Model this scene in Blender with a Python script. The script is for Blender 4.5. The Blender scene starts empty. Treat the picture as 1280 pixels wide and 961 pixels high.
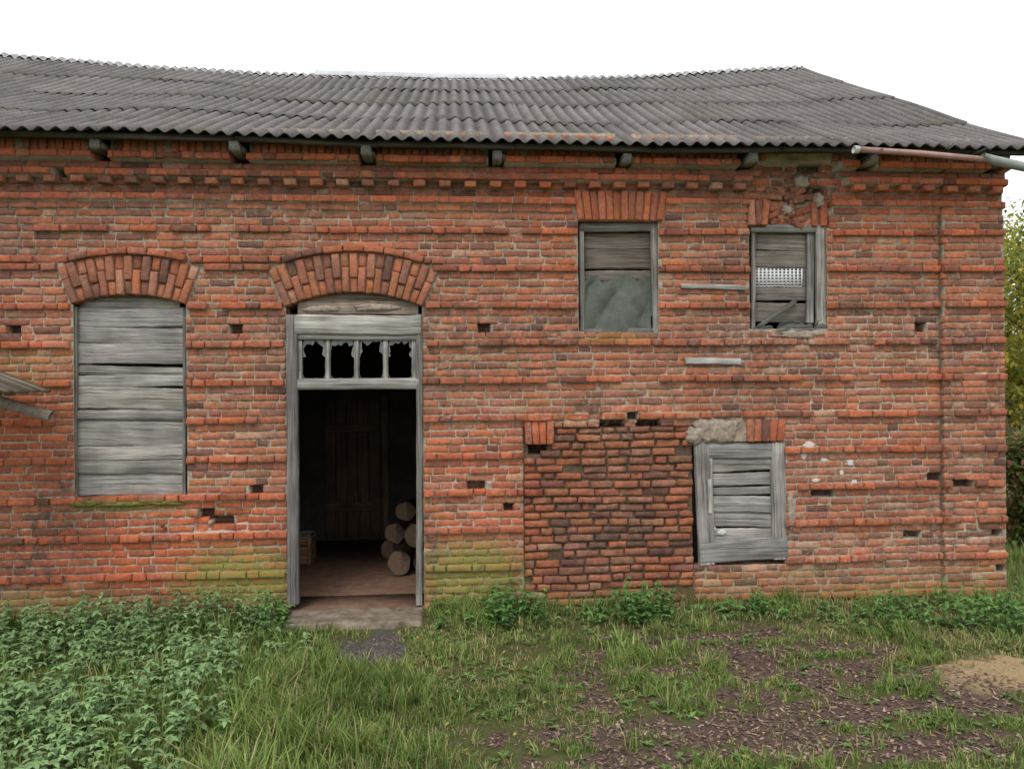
import bpy, math, numpy as np, random
from mathutils import Matrix, Vector
rng=np.random.default_rng(7); random.seed(5)
RU=random.uniform
sc=bpy.context.scene
sc.view_settings.view_transform='Standard'
try: sc.view_settings.look='None'
except Exception: pass
sc.view_settings.exposure=0
# ------------------------------------------------------------ survey of the facade (metres)
F=950.;D=7.9;H=2.42;TH=math.radians(4.2);R=.0085
ST,CT=math.sin(TH),math.cos(TH)
def ray(px,py):
    u=px-640;v=py-480.5
    u2=u-R*v;v2=v+R*u
    dx=u2/F
    return (ST+dx*CT,CT-dx*ST,-v2/F)
def W(px,py,y=0.):
    r=ray(px,py);t=(D+y)/r[1];return (r[0]*t,H+r[2]*t)
GZ=.07
def G(px,py,z=GZ):
    r=ray(px,py);t=(z-H)/r[2];return (r[0]*t,-D+r[1]*t)
# ------------------------------------------------------------ noise
_tab=rng.random((256,256))
def vn(x,y,s=1.,seed=0):
    x=np.asarray(x,float)*s+seed*17.31+1000;y=np.asarray(y,float)*s+seed*7.77+1000
    xi=np.floor(x).astype(int);yi=np.floor(y).astype(int);fx=x-xi;fy=y-yi
    fx=fx*fx*(3-2*fx);fy=fy*fy*(3-2*fy)
    a=_tab[xi%256,yi%256];b=_tab[(xi+1)%256,yi%256];c=_tab[xi%256,(yi+1)%256];d=_tab[(xi+1)%256,(yi+1)%256]
    return (a*(1-fx)+b*fx)*(1-fy)+(c*(1-fx)+d*fx)*fy
def fbm(x,y,s=1.,seed=0,o=4):
    r=0;a=.5;t=0
    for k in range(o):
        r=r+a*vn(x,y,s*2**k,seed+k*3);t+=a;a*=.5
    return r/t
def sstep(a,b,x): 
    t=np.clip((x-a)/(b-a),0,1);return t*t*(3-2*t)
# ------------------------------------------------------------ mesh helper
def empty(name):
    o=bpy.data.objects.new(name,None);sc.collection.objects.link(o);return o
def mesh(name,V,faces,mat,parent=None,smooth=False,**attrs):
    V=np.asarray(V,float)
    me=bpy.data.meshes.new(name)
    me.vertices.add(len(V));me.vertices.foreach_set('co',V.ravel())
    faces=[np.asarray(f,dtype=np.int32) for f in faces if len(f)]
    lp=np.concatenate([f.ravel() for f in faces]);tot=np.concatenate([np.full(len(f),f.shape[1]) for f in faces])
    st=np.concatenate([[0],np.cumsum(tot)[:-1]])
    me.loops.add(len(lp));me.loops.foreach_set('vertex_index',lp)
    me.polygons.add(len(tot));me.polygons.foreach_set('loop_start',st.astype(np.int32))
    for k,a in attrs.items():
        a=np.asarray(a,float)
        if a.shape[1]==3: a=np.c_[a,np.ones(len(a))]
        at=me.attributes.new(k,'FLOAT_COLOR','POINT');at.data.foreach_set('color',a.ravel())
    me.update(calc_edges=True);me.validate()
    if smooth: me.polygons.foreach_set('use_smooth',np.ones(len(tot),bool))
    me.materials.append(mat)
    o=bpy.data.objects.new(name,me);sc.collection.objects.link(o)
    if parent: o.parent=parent
    return o
# ------------------------------------------------------------ materials
class M:
    def __init__(s,name,rough=.9,spec=.2):
        s.m=bpy.data.materials.new(name);s.m.use_nodes=True;s.t=s.m.node_tree;s.b=s.t.nodes['Principled BSDF']
        s.b.inputs['Roughness'].default_value=rough;s.b.inputs['Specular IOR Level'].default_value=spec
    def n(s,t,**k):
        x=s.t.nodes.new(t)
        for a,v in k.items(): setattr(x,a,v)
        return x
    def l(s,a,b): s.t.links.new(a,b)
    def pos(s): return s.n('ShaderNodeNewGeometry').outputs['Position']
    def attr(s,name): return s.n('ShaderNodeAttribute',attribute_name=name)
    def noise(s,scale,vec=None,detail=5,rough=.6,scl=None):
        x=s.n('ShaderNodeTexNoise');x.inputs['Scale'].default_value=scale;x.inputs['Detail'].default_value=detail;x.inputs['Roughness'].default_value=rough
        v=vec if vec is not None else s.pos()
        if scl:
            mp=s.n('ShaderNodeMapping');mp.inputs['Scale'].default_value=scl;s.l(v,mp.inputs['Vector']);v=mp.outputs[0]
        s.l(v,x.inputs['Vector']);return x.outputs[0]
    def ramp(s,f,a,b,ca=0.,cb=1.):
        x=s.n('ShaderNodeMapRange');x.inputs[1].default_value=a;x.inputs[2].default_value=b;x.inputs[3].default_value=ca;x.inputs[4].default_value=cb
        s.l(f,x.inputs[0]);return x.outputs[0]
    def mix(s,f,a,b,mode='MIX'):
        x=s.n('ShaderNodeMix',data_type='RGBA',blend_type=mode)
        for i,v in ((0,f),(6,a),(7,b)):
            if hasattr(v,'links') or hasattr(v,'is_linked'): s.l(v,x.inputs[i])
            elif i==0: x.inputs[0].default_value=v
            else: x.inputs[i].default_value=(*v,1) if len(v)==3 else v
        return x.outputs[2]
    def math(s,op,a,b=0.):
        x=s.n('ShaderNodeMath',operation=op)
        for i,v in ((0,a),(1,b)):
            if hasattr(v,'is_linked'): s.l(v,x.inputs[i])
            else: x.inputs[i].default_value=v
        return x.outputs[0]
    def sep(s,c):
        x=s.n('ShaderNodeSeparateColor');s.l(c,x.inputs[0]);return x.outputs
    def gray(s,f):
        x=s.n('ShaderNodeCombineColor')
        for i in range(3): s.l(f,x.inputs[i])
        return x.outputs[0]
    def out(s,c,bump=None,st=.5,dist=.01):
        s.l(c,s.b.inputs['Base Color'])
        if bump is not None:
            x=s.n('ShaderNodeBump');x.inputs['Strength'].default_value=st;x.inputs['Distance'].default_value=dist
            s.l(bump,x.inputs['Height']);s.l(x.outputs[0],s.b.inputs['Normal'])
        return s.m
def weathered(name,lime=(.50,.43,.34),bumpd=.007,l0=.14,s0=.11):
    m=M(name,.95,.12)
    c=m.attr('Col').outputs[0]
    n1=m.noise(26,detail=7,rough=.75);n2=m.noise(2.6,detail=7,rough=.7);n3=m.noise(90,detail=3)
    c=m.mix(1.,c,m.gray(m.ramp(n1,.3,.7,.60,1.32)),'MULTIPLY')
    c=m.mix(1.,c,m.gray(m.ramp(n2,.3,.7,.78,1.2)),'MULTIPLY')
    fx=m.sep(m.attr('Fx').outputs[0])
    lm=m.math('MULTIPLY',m.ramp(m.noise(21,detail=7,rough=.8),.5,.68),m.math('ADD',fx[1],l0))
    c=m.mix(lm,c,lime)
    st=m.math('MULTIPLY',m.ramp(m.noise(9,detail=7,rough=.75),.4,.65),m.math('ADD',fx[2],s0))
    c=m.mix(st,c,(.085,.065,.052))
    ms=m.math('MULTIPLY',m.ramp(m.noise(19,detail=7,rough=.8),.36,.56),fx[0])
    c=m.mix(ms,c,m.mix(m.noise(60),(.12,.13,.03),(.34,.32,.09)))
    return m.out(c,m.math('ADD',n1,m.math('MULTIPLY',n3,.6)),.85,bumpd)
MB=weathered('old_brick');MM=weathered('lime_mortar',bumpd=.01,l0=.1)
def woodmat(name,base=(.40,.38,.35),dark=(.10,.09,.08),warm=(.30,.24,.17)):
    m=M(name,.85,.2)
    g=m.attr('Grain').outputs[0]
    col=m.attr('Col').outputs[0]
    n=m.noise(1,g,6,.7,(1.6,70,70));n2=m.noise(1,g,4,.6,(5,25,25));n3=m.noise(1,g,3,.5,(3,3,3))
    c=m.mix(m.ramp(n,.34,.58),dark,base);c=m.mix(m.ramp(n2,.52,.8,0,.6),c,warm)
    c=m.mix(1.,c,m.gray(m.ramp(n3,.3,.7,.7,1.25)),'MULTIPLY');c=m.mix(1.,c,col,'MULTIPLY')
    return m.out(c,n,.7,.007)
WD=woodmat('weathered_wood')
def plain(name,col,rough=.9,spec=.2,ns=12,var=.35,bump=.4,bd=.01,col2=None,met=0):
    m=M(name,rough,spec);n=m.noise(ns,detail=6,rough=.65)
    if col2 is None: col2=tuple(c*(1-var) for c in col)
    c=m.mix(m.ramp(n,.32,.68),col2,col);m.b.inputs['Metallic'].default_value=met
    return m.out(c,n,bump,bd)
def foliage(name,trans=.35,rough=.6):
    m=M(name,rough,.25);c=m.attr('Col').outputs[0]
    c=m.mix(1.,c,m.gray(m.ramp(m.noise(9),.3,.7,.75,1.25)),'MULTIPLY')
    m.l(c,m.b.inputs['Base Color'])
    tr=m.n('ShaderNodeBsdfTranslucent');m.l(c,tr.inputs[0]);mx=m.n('ShaderNodeMixShader');mx.inputs[0].default_value=trans
    m.l(m.b.outputs[0],mx.inputs[1]);m.l(tr.outputs[0],mx.inputs[2])
    m.l(mx.outputs[0],m.t.nodes['Material Output'].inputs[0]);return m.m
# ------------------------------------------------------------ zones on the wall
def Z(px,py,rx,ry,s=1.):
    x,z=W(px,py);return (x,z,rx/118.,ry/118.,s)
def zv(x,z,zs,k=2.2):
    r=0.
    for a,b,c,d,s in zs:
        q=math.hypot((x-a)/c,(z-b)/d)
        if q<1: r=max(r,s*min(1,(1-q)*k))
    return r
def zvn(x,z,zs,k=2.2):
    r=np.zeros(np.shape(x))
    for a,b,c,d,s in zs:
        q=np.hypot((x-a)/c,(z-b)/d);r=np.maximum(r,s*np.clip((1-q)*k,0,1))
    return r
MOSS=[Z(300,726,95,52,1.15),Z(590,720,82,58,1.2),Z(760,755,150,20,.5),Z(1100,748,230,26,.55),Z(160,632,85,10,.9),Z(1000,715,60,12,.4),Z(60,760,140,30,.6),Z(30,460,60,30,.3),Z(770,422,60,7,.6)]
LIME=[Z(960,425,130,24,.9),Z(1035,580,70,42,.8),Z(1080,690,230,50,.6),Z(590,620,80,35,.4),Z(680,520,260,40,.35),Z(1000,240,60,50,.45),Z(1010,640,60,80,.35),Z(300,350,60,30,.35),Z(60,640,70,60,.2),Z(600,400,120,60,.3),Z(1100,420,150,60,.35),Z(590,700,60,30,.45),Z(290,270,200,25,.25)]
SOOT=[Z(760,640,120,115,.6),Z(90,640,110,80,.55),Z(340,480,30,200,.35),Z(600,440,160,90,.3),Z(700,410,80,60,.45),Z(930,450,140,90,.45),Z(1000,250,60,60,.4),Z(1240,500,40,260,.45),Z(540,700,30,60,.6),Z(20,300,120,60,.3),Z(20,700,90,90,.75),Z(1190,480,30,300,.3),Z(130,755,170,30,.7),Z(640,225,640,14,.35),Z(1100,350,150,60,.25),Z(260,440,60,70,.4)]
RED=[Z(200,690,230,80,1.4),Z(30,560,120,120,.8),Z(440,340,110,40,.5),Z(160,340,90,40,.5),Z(700,235,90,40,.5),Z(600,600,90,120,.5),Z(1100,290,180,60,.3),Z(560,545,120,60,.4)]
BROKEN=[Z(992,228,56,52,1.)]
ERO=[Z(270,652,50,20,1.),Z(595,606,38,16,.8),Z(190,658,60,26,.7),Z(1205,662,55,34,.9),Z(1140,625,150,50,.4),Z(1250,690,22,40,1.),Z(545,670,18,60,.8),Z(100,215,40,20,.6),Z(490,210,40,20,.4),Z(930,700,60,16,.5),Z(60,640,60,50,.3),Z(760,525,110,9,1.)]
def fx_arr(x,z):
    d=fbm(x,z,1.3,3);low=sstep(.6,.1,z)*sstep(.4,.7,fbm(x,z,1.1,9))
    return np.c_[np.maximum(zvn(x,z,MOSS,1.8),low*.4),zvn(x,z,LIME,1.6)+.3*sstep(.5,.8,d),zvn(x,z,SOOT,1.4)+.3*sstep(.48,.72,fbm(x,z,.9,21))]
PAL=[(.46,.160,.080),(.41,.152,.084),(.355,.143,.088),(.41,.19,.115),(.19,.09,.066),(.46,.26,.165),(.285,.125,.083)]
def bcol(x,z,red=0.,dark=0.):
    n=float(fbm(x,z,.8,5))
    red+=zv(x,z,RED);w=[1.9+3*red,2.3+2*red,2.1,1.0-.5*min(red,1),.35+.5*(n>.52)+dark*2,.4*(1-min(red,1)),1.2+dark]
    c=random.choices(PAL,[max(.01,q) for q in w])[0];k=RU(.83,1.13)
    if red>.3:
        q=min(1.,red);c=(c[0]*(1+.10*q),c[1]*(1-.18*q),c[2]*(1-.28*q))
    if dark: k*=.82
    return (c[0]*k,c[1]*k*RU(.95,1.05),c[2]*k*RU(.92,1.08))
# ------------------------------------------------------------ brick collector
BR=[];RECS=[]
def brick(cx,cz,L,h,rot=0.,yf=0.,dep=.11,col=None,worn=.003,yaw=0.,tilt=0.):
    BR.append((cx,cz,L,h,rot,yf,dep,*(col or bcol(cx,cz)),worn,yaw,tilt))
def build_bricks(name,parent):
    A=np.array(BR);N=len(A)
    U=np.array([-.5,-.5,-.44,0,.44,.5,.5]);Vv=np.array([-.5,-.5,-.36,.36,.5,.5])
    nu,nv=7,6
    UU,VV=np.meshgrid(U,Vv,indexing='ij')
    iu,iv=np.meshgrid(np.arange(nu),np.arange(nv),indexing='ij')
    sk=(iu==0)|(iu==nu-1)|(iv==0)|(iv==nv-1)
    ed=(~sk)&((iu==1)|(iu==nu-2)|(iv==1)|(iv==nv-2))
    corner=(~sk)&((iu==1)|(iu==nu-2))&((iv==1)|(iv==nv-2))
    UU,VV,sk,ed,corner=[a.ravel() for a in (UU,VV,sk,ed,corner)]
    K=len(UU);L=A[:,2:3];h=A[:,3:4];worn=A[:,10:11]
    a=UU[None]*L+rng.normal(0,1,(N,K))*.0019*(worn/.003)**.5;b=VV[None]*h+rng.normal(0,1,(N,K))*.0019*(worn/.003)**.5
    y=A[:,5:6]+rng.normal(0,1,(N,K))*worn*.5
    y=y+ed[None]*(np.abs(rng.normal(0,1,(N,K)))*worn+.0025)
    y=y+corner[None]*(rng.random((N,K))<.2)*rng.random((N,K))*.016
    cc=corner[None]*(rng.random((N,K))<.2)*rng.random((N,K));a=a*(1-cc*.1);b=b*(1-cc*.28)
    y=np.where(sk[None],A[:,5:6]+A[:,6:7],y)
    y=y+np.where(sk[None],0,UU[None]*L*A[:,11:12]+VV[None]*h*A[:,12:13])
    c=np.cos(A[:,4:5]);s=np.sin(A[:,4:5])
    X=A[:,0:1]+a*c-b*s;Zz=A[:,1:2]+a*s+b*c
    V=np.stack([X,y,Zz],-1).reshape(-1,3)
    q=[]
    for i in range(nu-1):
        for j in range(nv-1):
            q.append((i*nv+j,(i+1)*nv+j,(i+1)*nv+j+1,i*nv+j+1))
    q=np.array(q);Fc=(q[None]+np.arange(N)[:,None,None]*K).reshape(-1,4)
    col=np.repeat(A[:,7:10],K,0)
    return mesh(name,V,[Fc],MB,parent,Col=col,Fx=fx_arr(V[:,0],V[:,2]))
CP=.0777;Z0=.0158-3*CP;BH=.0655
XL=-9.;XR=W(1254,470)[0]
BLD=empty('brick_building')
def rect(px0,py0,px1,py1,pad=0.):
    a=W((px0+px1)/2,py0)[1];b=W((px0+px1)/2,py1)[1];c=W(px0,(py0+py1)/2)[0];d=W(px1,(py0+py1)/2)[0]
    return (c-pad,d+pad,b-pad,a+pad)
lw=rect(92,378,233,624);dr=rect(359,382,529,790);wa=rect(723,277,823,417);wb=rect(937,283,1034,411);ht=rect(867,552,981,706)
inf=rect(655,530,868,790)
OPEN=[lw,dr,wa,wb,ht]
class Arch:
    def __init__(s,o,spy,apy,th):
        s.x0,s.x1=o[0],o[1];s.zs=spy;a=(o[1]-o[0])/2;r=apy-spy
        s.R=(a*a+r*r)/(2*r);s.cx=(o[0]+o[1])/2;s.cz=apy-s.R;s.half=math.asin(a/s.R)+.004;s.Ro=s.R+th
        s.hh=s.half*.80
    def inside(s,x,z):
        r=np.hypot(x-s.cx,z-s.cz);an=np.abs(np.arctan2(x-s.cx,z-s.cz))
        return (((r<s.Ro+.005)&(an<s.half+.01))|((r<s.Ro+.075)&(an<s.hh)))&(z>s.cz)&(r>s.R*.9)
    def under(s,x,z): return (np.hypot(x-s.cx,z-s.cz)<s.R)&(z>=s.zs-.02)&(x>s.x0)&(x<s.x1)
    def lay(s):
        n=int(round(2*s.half*(s.R+s.Ro)/2/.083))
        for k in range(n):
            an=-s.half+(k+.5)*2*s.half/n;rot=math.pi/2-an
            th=s.Ro-s.R;w=2*s.half/n
            pr=(th*.36,th*.64) if k%2 else (th*.64,th*.36)
            r=s.R
            for q,l in enumerate(pr):
                rm=r+l/2;ww=min(w*rm-.012,.078)
                brick(s.cx+rm*math.sin(an),s.cz+rm*math.cos(an),l-.012,ww,rot+RU(-.02,.02),-.02+(-.022 if (k%2==q) else 0)+RU(-.006,.006),.3,bcol(s.cx,s.cz,.2),.005)
                r+=l
        Rh=s.Ro+.04;m=int(round(2*s.hh*Rh/.2))
        for k in range(m):
            an=-s.hh+(k+.5)*2*s.hh/m
            brick(s.cx+Rh*math.sin(an),s.cz+Rh*math.cos(an),2*s.hh/m*Rh-.01,.066,-an+RU(-.02,.02),-.06+RU(-.006,.006),.17,bcol(s.cx,s.cz,.4),.005)
AL=Arch(lw,W(163,381)[1],W(163,369)[1],.40);AD=Arch(dr,W(444,384)[1],W(444,366)[1],.41)
ARCH=[AL,AD]
HOODZ=AL.cz+(AL.Ro+.04)*math.cos(AL.hh)
def snap(o):
    zt=Z0+round((o[3]-Z0)/CP)*CP
    return (o[0],o[1],o[2],zt)
jkA=snap(rect(719,241,831,277));jkB=snap(rect(935,246,1036,283));jkH=snap(rect(866,519,981,553));jkI=snap(rect(656,523,692,556))
raf=[122,296,459,621,782,937,1087,1250]
RAFX=[W(p,186,-.2)[0] for p in raf];RAFX+= [RAFX[0]-1.42*k for k in (1,2,3)]
def hole(px,py,w=.135):
    x,z=W(px,py);k=round((z-Z0)/CP-.5);return (x-w/2,x+w/2,Z0+k*CP-.03,Z0+(k+1)*CP+.012)
holes=[hole(17,412),hole(294,411),hole(605,412),hole(1152,408),hole(320,610),hole(1168,595,.15),hole(596,605,.2),hole(635,633,.11),hole(672,562,.2),hole(258,644,.15),hole(278,652,.22)]
MISS=list(holes)
PIL=W(1176,470)[0]
def blocked(x,z):
    b=np.zeros(x.shape,bool)
    for o in OPEN: b|=(x>o[0])&(x<o[1])&(z>o[2])&(z<o[3])
    b|=(x>inf[0])&(x<inf[1])&(z<inf[3])
    for a in ARCH: b|=a.inside(x,z)|a.under(x,z)
    for o in (jkA,jkB,jkH,jkI): b|=(x>o[0])&(x<o[1])&(z>o[2])&(z<o[3])
    for o in holes: b|=(x>o[0])&(x<o[1])&(z>o[2]+.01)&(z<o[3]-.01)
    if z[0]<4.29: b|=np.abs(x-PIL)<.003
    if np.any(z>4.66):
        for r in RAFX: b|=(np.abs(x-r)<.075)&(z>4.66)
    return b
OFFC={54:-.02,55:-.065,56:-.01,57:-.02,58:-.12,59:-.06,60:-.18,61:-.12,62:-.12,63:-.12,64:-.12,65:-.12}
def off(i): return OFFC.get(i,0.)
xs=np.arange(XL,XR+.0025,.005)
for ii in range(0,69):
    i=ii-3;zb=Z0+ii*CP;zc=zb+CP/2
    if zc>5.02: break
    if i in (61,62):
        continue
    bl=blocked(xs,np.full(xs.shape,zc));free=~bl
    d=np.diff(np.concatenate([[0],free.astype(int),[0]]));S=np.where(d==1)[0];E=np.where(d==-1)[0]-1
    band=(i%5==1) and i<55
    x=XL-.4+(.19 if i%2 else 0)+RU(-.02,.02);k=0
    while x<XR:
        L=.252 if k%2==0 else .118
        if i==57: L=.118
        if random.random()<.10 and i!=57: L=.19
        k+=1;x0,x1=x,x+L;x=x1+RU(.009,.014)
        for a,b in zip(S,E):
            l=max(x0,xs[a]+.003);r=min(x1,xs[b]-.003)
            if r-l<.035: continue
            cx=(l+r)/2;e=zv(cx,zc,ERO);bk=zv(cx,zc,BROKEN)
            y=off(i)+RU(-.003,.003)
            if cx>PIL and i<54: y-=.035
            red=0
            if (band or (abs(zc-HOODZ)<CP*.5 and cx<W(565,340)[0])) and random.random()>.06: y-=.032+RU(0,.008);red=.7
            if i==57 and k%2: y-=.095
            if i>=54: red=.3
            if i in (55,58,60): red=.8
            worn=.0038;rot=RU(-.009,.009);r0=y
            if bk>.1:
                if random.random()<.3*bk: MISS.append((l,r,zb,zb+CP));continue
                y=RU(.01,.10)*bk;rot=RU(-.14,.14)*bk;worn=.010
            elif e>0:
                if random.random()<e*.09: MISS.append((l,r,zb,zb+CP));continue
                if random.random()<e*.6: y+=RU(0,.045)*e
                worn=.0038+.006*e
            elif random.random()<.07: y+=RU(.004,.014);worn=.009
            if y-r0>.003: RECS.append((l-.006,r+.006,zb,zb+CP,y+.007))
            cc_=bcol(cx,zc,red)
            if i in (56,59) or (i==57 and not k%2): cc_=tuple(q*.72 for q in cc_)  # set-back cornice bricks darkened in colour to deepen the shade there
            brick(cx,zc-.0005+RU(-.0018,.0018)+.004*math.sin(cx*.9+i*.2)+.003*math.sin(cx*2.3+i*.5),r-l,BH+RU(-.005,.002),rot,y,.13-y*.4,cc_,worn,RU(-.02,.02),RU(-.06,.06))
x=XL
z1=Z0+64*CP
while x<XR:
    if all(abs(x-r)>.11 for r in RAFX) and random.random()>.03 and zv(x,z1+CP,BROKEN)<.1:
        brick(x,z1+CP,.147,.066,math.pi/2+RU(-.03,.03),-.135+RU(-.012,.012),.25,bcol(x,z1,.4),.005)
    x+=.079
for a in ARCH: a.lay()
def jack(o,x0,x1,lean0,lean1,y=-.02,rnd=.02):
    n=max(1,int(round((x1-x0)/.082)))
    for k in range(n):
        t=(k+.5)/n;hh=(o[3]-o[2])
        brick(x0+(x1-x0)*t,(o[2]+o[3])/2,hh-.01,.07,math.pi/2-(lean0+(lean1-lean0)*t)+RU(-rnd,rnd),y+RU(-.008,.008),.2,bcol(x0,o[2],.5),.005)
jack(jkA,jkA[0],jkA[1],-.16,.16,-.03)
xb=W(960,260)[0];jack(jkB,jkB[0],xb,-.1,.15,-.03,.05)
x2=W(1014,260)[0];jack(jkB,x2,jkB[1],-.05,.1,.01,.08)
for k in range(30):
    xx=RU(xb,x2);zz=RU(jkB[2]+.03,jkB[3]+.1)
    brick(xx,zz,RU(.08,.2),.06,RU(-.6,.9),RU(.02,.07),.15,bcol(xx,zz,.3),.012)
jack(jkH,W(932,535)[0],jkH[1],-.02,.12);jack(jkI,jkI[0],jkI[1],-.1,.05)
z=-.16;row=0
while z<inf[3]-.03:
    x=inf[0]+.004-(RU(0,.2));h=RU(.068,.078)
    if z>inf[3]-.16: h=RU(.055,.072)
    while x<inf[1]-.02:
        L=random.choice([.25,.25,.25,.12,.2])+RU(-.015,.01)
        l=max(x,inf[0]+.006);r=min(x+L,inf[1]-.004);x+=L+RU(.012,.028)
        if r-l<.04: continue
        cx=(l+r)/2;zc=z+h/2+.008*math.sin(cx*3+row*.3)
        if any(o[0]<cx<o[1] and o[2]<zc<o[3] for o in holes): continue
        if jkI[0]<cx<jkI[1] and zc>jkI[2]: continue
        if random.random()<.015: continue
        brick(cx,zc,r-l,h-.009,RU(-.025,.025),.022+RU(-.014,.016),.1,bcol(cx,zc,.3,.35),.0085,RU(-.07,.07),RU(-.14,.14))
    z+=h+RU(.007,.012);row+=1
BRO=build_bricks('facade_bricks',BLD)
# ------------------------------------------------------------ mortar / wall core
def lines(lo,hi,st,extra):
    a=np.arange(lo,hi,st);e=np.array([v for v in extra if lo<v<hi]);a=np.concatenate([a,[hi],e])
    a=np.unique(np.round(a,4));keep=[a[0]]
    es=set(np.round(e,4))
    for v in a[1:]:
        if v-keep[-1]<st*.35:
            if v in es: keep[-1]=v
            continue
        keep.append(v)
    return np.array(keep)
gx=lines(XL,XR,.021,[v for o in OPEN for v in o[:2]]+[PIL-.012,PIL+.012]);gz=lines(-.3,5.02,.0194,[v for o in OPEN for v in o[2:]])
X,Zz=np.meshgrid(gx,gz,indexing='ij')
Y=.0085+(fbm(X,Zz,26,4,3)-.5)*.012+(fbm(X,Zz,2.2,8)-.5)*.006
ci=np.floor((Zz-Z0)/CP).astype(int)-3
for k,v in OFFC.items(): Y=np.where(ci==k,Y+v*.93,Y)
Y=np.where((X>PIL+.013)&(ci<54),Y-.033,Y)
ri=(X>inf[0]-.01)&(X<inf[1]+.01)&(Zz<inf[3])
Y=np.where(ri,Y+.042,Y)
bz=zvn(X,Zz,BROKEN);Y=Y+bz*(.05+.09*(fbm(X,Zz,9,2)-.3))
for o in (jkA,jkB):
    m=(X>o[0]-.01)&(X<o[1]+.01)&(Zz>o[2]-.01)&(Zz<o[3]+.005);Y=np.where(m,np.maximum(Y,.0)+(.045 if o is jkB else .0),Y)
for o in RECS:
    i0,i1=np.searchsorted(gx,o[0]),np.searchsorted(gx,o[1]);j0,j1=np.searchsorted(gz,o[2]),np.searchsorted(gz,o[3])
    Y[i0:i1,j0:j1]=np.maximum(Y[i0:i1,j0:j1],o[4])
mcol=np.ones(X.shape+(3,))*np.array([.45,.375,.285]);mcol*=(.62+.6*fbm(X,Zz,1.7,31))[...,None]
for k in (56,57,59): mcol[ci==k]*=.6  # shade under the projecting cornice courses painted into the mortar colour
mcol[np.abs(X-PIL)<.02]*=.35
for o in (jkB,): 
    m=(X>o[0])&(X<o[1])&(Zz>o[2])&(Zz<o[3]+.2);mcol[m]*=np.array([.75,.6,.55])
for o in MISS:
    m=(X>o[0]+.004)&(X<o[1]-.004)&(Zz>o[2])&(Zz<o[3]);Y=np.where(m,.10+np.maximum(Y,0),Y);mcol[m]=np.array([.10,.06,.045])
mcol[ri]*=np.array([.32,.25,.21])
for r in RAFX:
    m=(np.abs(X-r)<.078)&(Zz>4.66);Y=np.where(m,.14,Y);mcol[m]=(.05,.04,.035)
nx,nz=X.shape
cxm=(X[:-1,:-1]+X[1:,1:])/2;czm=(Zz[:-1,:-1]+Zz[1:,1:])/2
kill=np.zeros(cxm.shape,bool)
for o in OPEN: kill|=(cxm>o[0])&(cxm<o[1])&(czm>o[2])&(czm<o[3])
for a in ARCH: kill|=(np.hypot(cxm-a.cx,czm-a.cz)<a.R+.02)&(czm>=a.zs-.03)&(cxm>a.x0)&(cxm<a.x1)
idx=np.arange(nx*nz).reshape(nx,nz)
q=np.stack([idx[:-1,:-1],idx[1:,:-1],idx[1:,1:],idx[:-1,1:]],-1)[~kill]
V=np.stack([X,Y,Zz],-1).reshape(-1,3)
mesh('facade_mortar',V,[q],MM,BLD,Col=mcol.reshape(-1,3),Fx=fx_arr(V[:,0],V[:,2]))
# ------------------------------------------------------------ simple boxes
def boxarr(x0,x1,y0,y1,z0,z1):
    V=[(x,y,z) for x in (x0,x1) for y in (y0,y1) for z in (z0,z1)]
    Fq=[(0,1,3,2),(4,6,7,5),(0,4,5,1),(2,3,7,6),(0,2,6,4),(1,5,7,3)]
    return V,Fq
def boxes(name,L,mat,parent=None):
    V=[];Q=[]
    for b in L:
        v,f=boxarr(*b);n=len(V);V+=v;Q+=[tuple(i+n for i in a) for a in f]
    return mesh(name,V,[Q],mat,parent)
def sidebrick():
    m=M('brick_courses',.95,.1);tc=m.n('ShaderNodeTexCoord').outputs['Object'];b=m.n('ShaderNodeTexBrick')
    sx=m.n('ShaderNodeSeparateXYZ');m.l(tc,sx.inputs[0]);cb=m.n('ShaderNodeCombineXYZ');m.l(m.math('ADD',sx.outputs[0],sx.outputs[1]),cb.inputs[0]);m.l(sx.outputs[2],cb.inputs[1])
    m.l(cb.outputs[0],b.inputs['Vector'])
    for k,v in (('Scale',1.),('Mortar Size',.006),('Brick Width',.26),('Row Height',.0777)): b.inputs[k].default_value=v
    b.inputs['Color1'].default_value=(.42,.165,.095,1);b.inputs['Color2'].default_value=(.28,.12,.08,1);b.inputs['Mortar'].default_value=(.38,.32,.25,1)
    c=m.mix(1.,b.outputs[0],m.gray(m.ramp(m.noise(9,detail=6),.3,.7,.65,1.3)),'MULTIPLY')
    return m.out(c,b.outputs[1],-.5,.01)
SB=sidebrick();DEEP=10.4
rv=[]
for o in OPEN:
    t=.44;y0=.135
    rv+=[(o[0]-.12,o[0]-.001,y0,t,o[2],o[3]),(o[1]+.001,o[1]+.12,y0,t,o[2],o[3]),(o[0]-.12,o[1]+.12,y0,t,o[2]-.12,o[2]-.001)]
    if o not in (lw,dr): rv.append((o[0]-.12,o[1]+.12,y0,t,o[3]+.001,o[3]+.12))
boxes('window_reveals',rv,SB,BLD)
def wallpoly(name,pts,mat): return mesh(name,pts,[[tuple(range(len(pts)))]],mat,BLD)
wallpoly('gable_wall_right',[(XR-.01,.02,-.3),(XR-.01,DEEP,-.3),(XR-.01,DEEP,4.98),(XR-.01,5.2,7.9),(XR-.01,.02,4.98)],SB)
wallpoly('gable_wall_left',[(XL,.02,-.3),(XL,DEEP,-.3),(XL,DEEP,4.98),(XL,5.2,7.9),(XL,.02,4.98)],SB)
wallpoly('back_wall',[(XL,DEEP,-.3),(XR,DEEP,-.3),(XR,DEEP,5.),(XL,DEEP,5.)],SB)
INT=plain('sooty_plaster',(.06,.052,.045),ns=3,var=.6);DIRT=plain('earth_floor_material',(.21,.12,.08),ns=7,col2=(.11,.065,.045),bd=.02)
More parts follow.
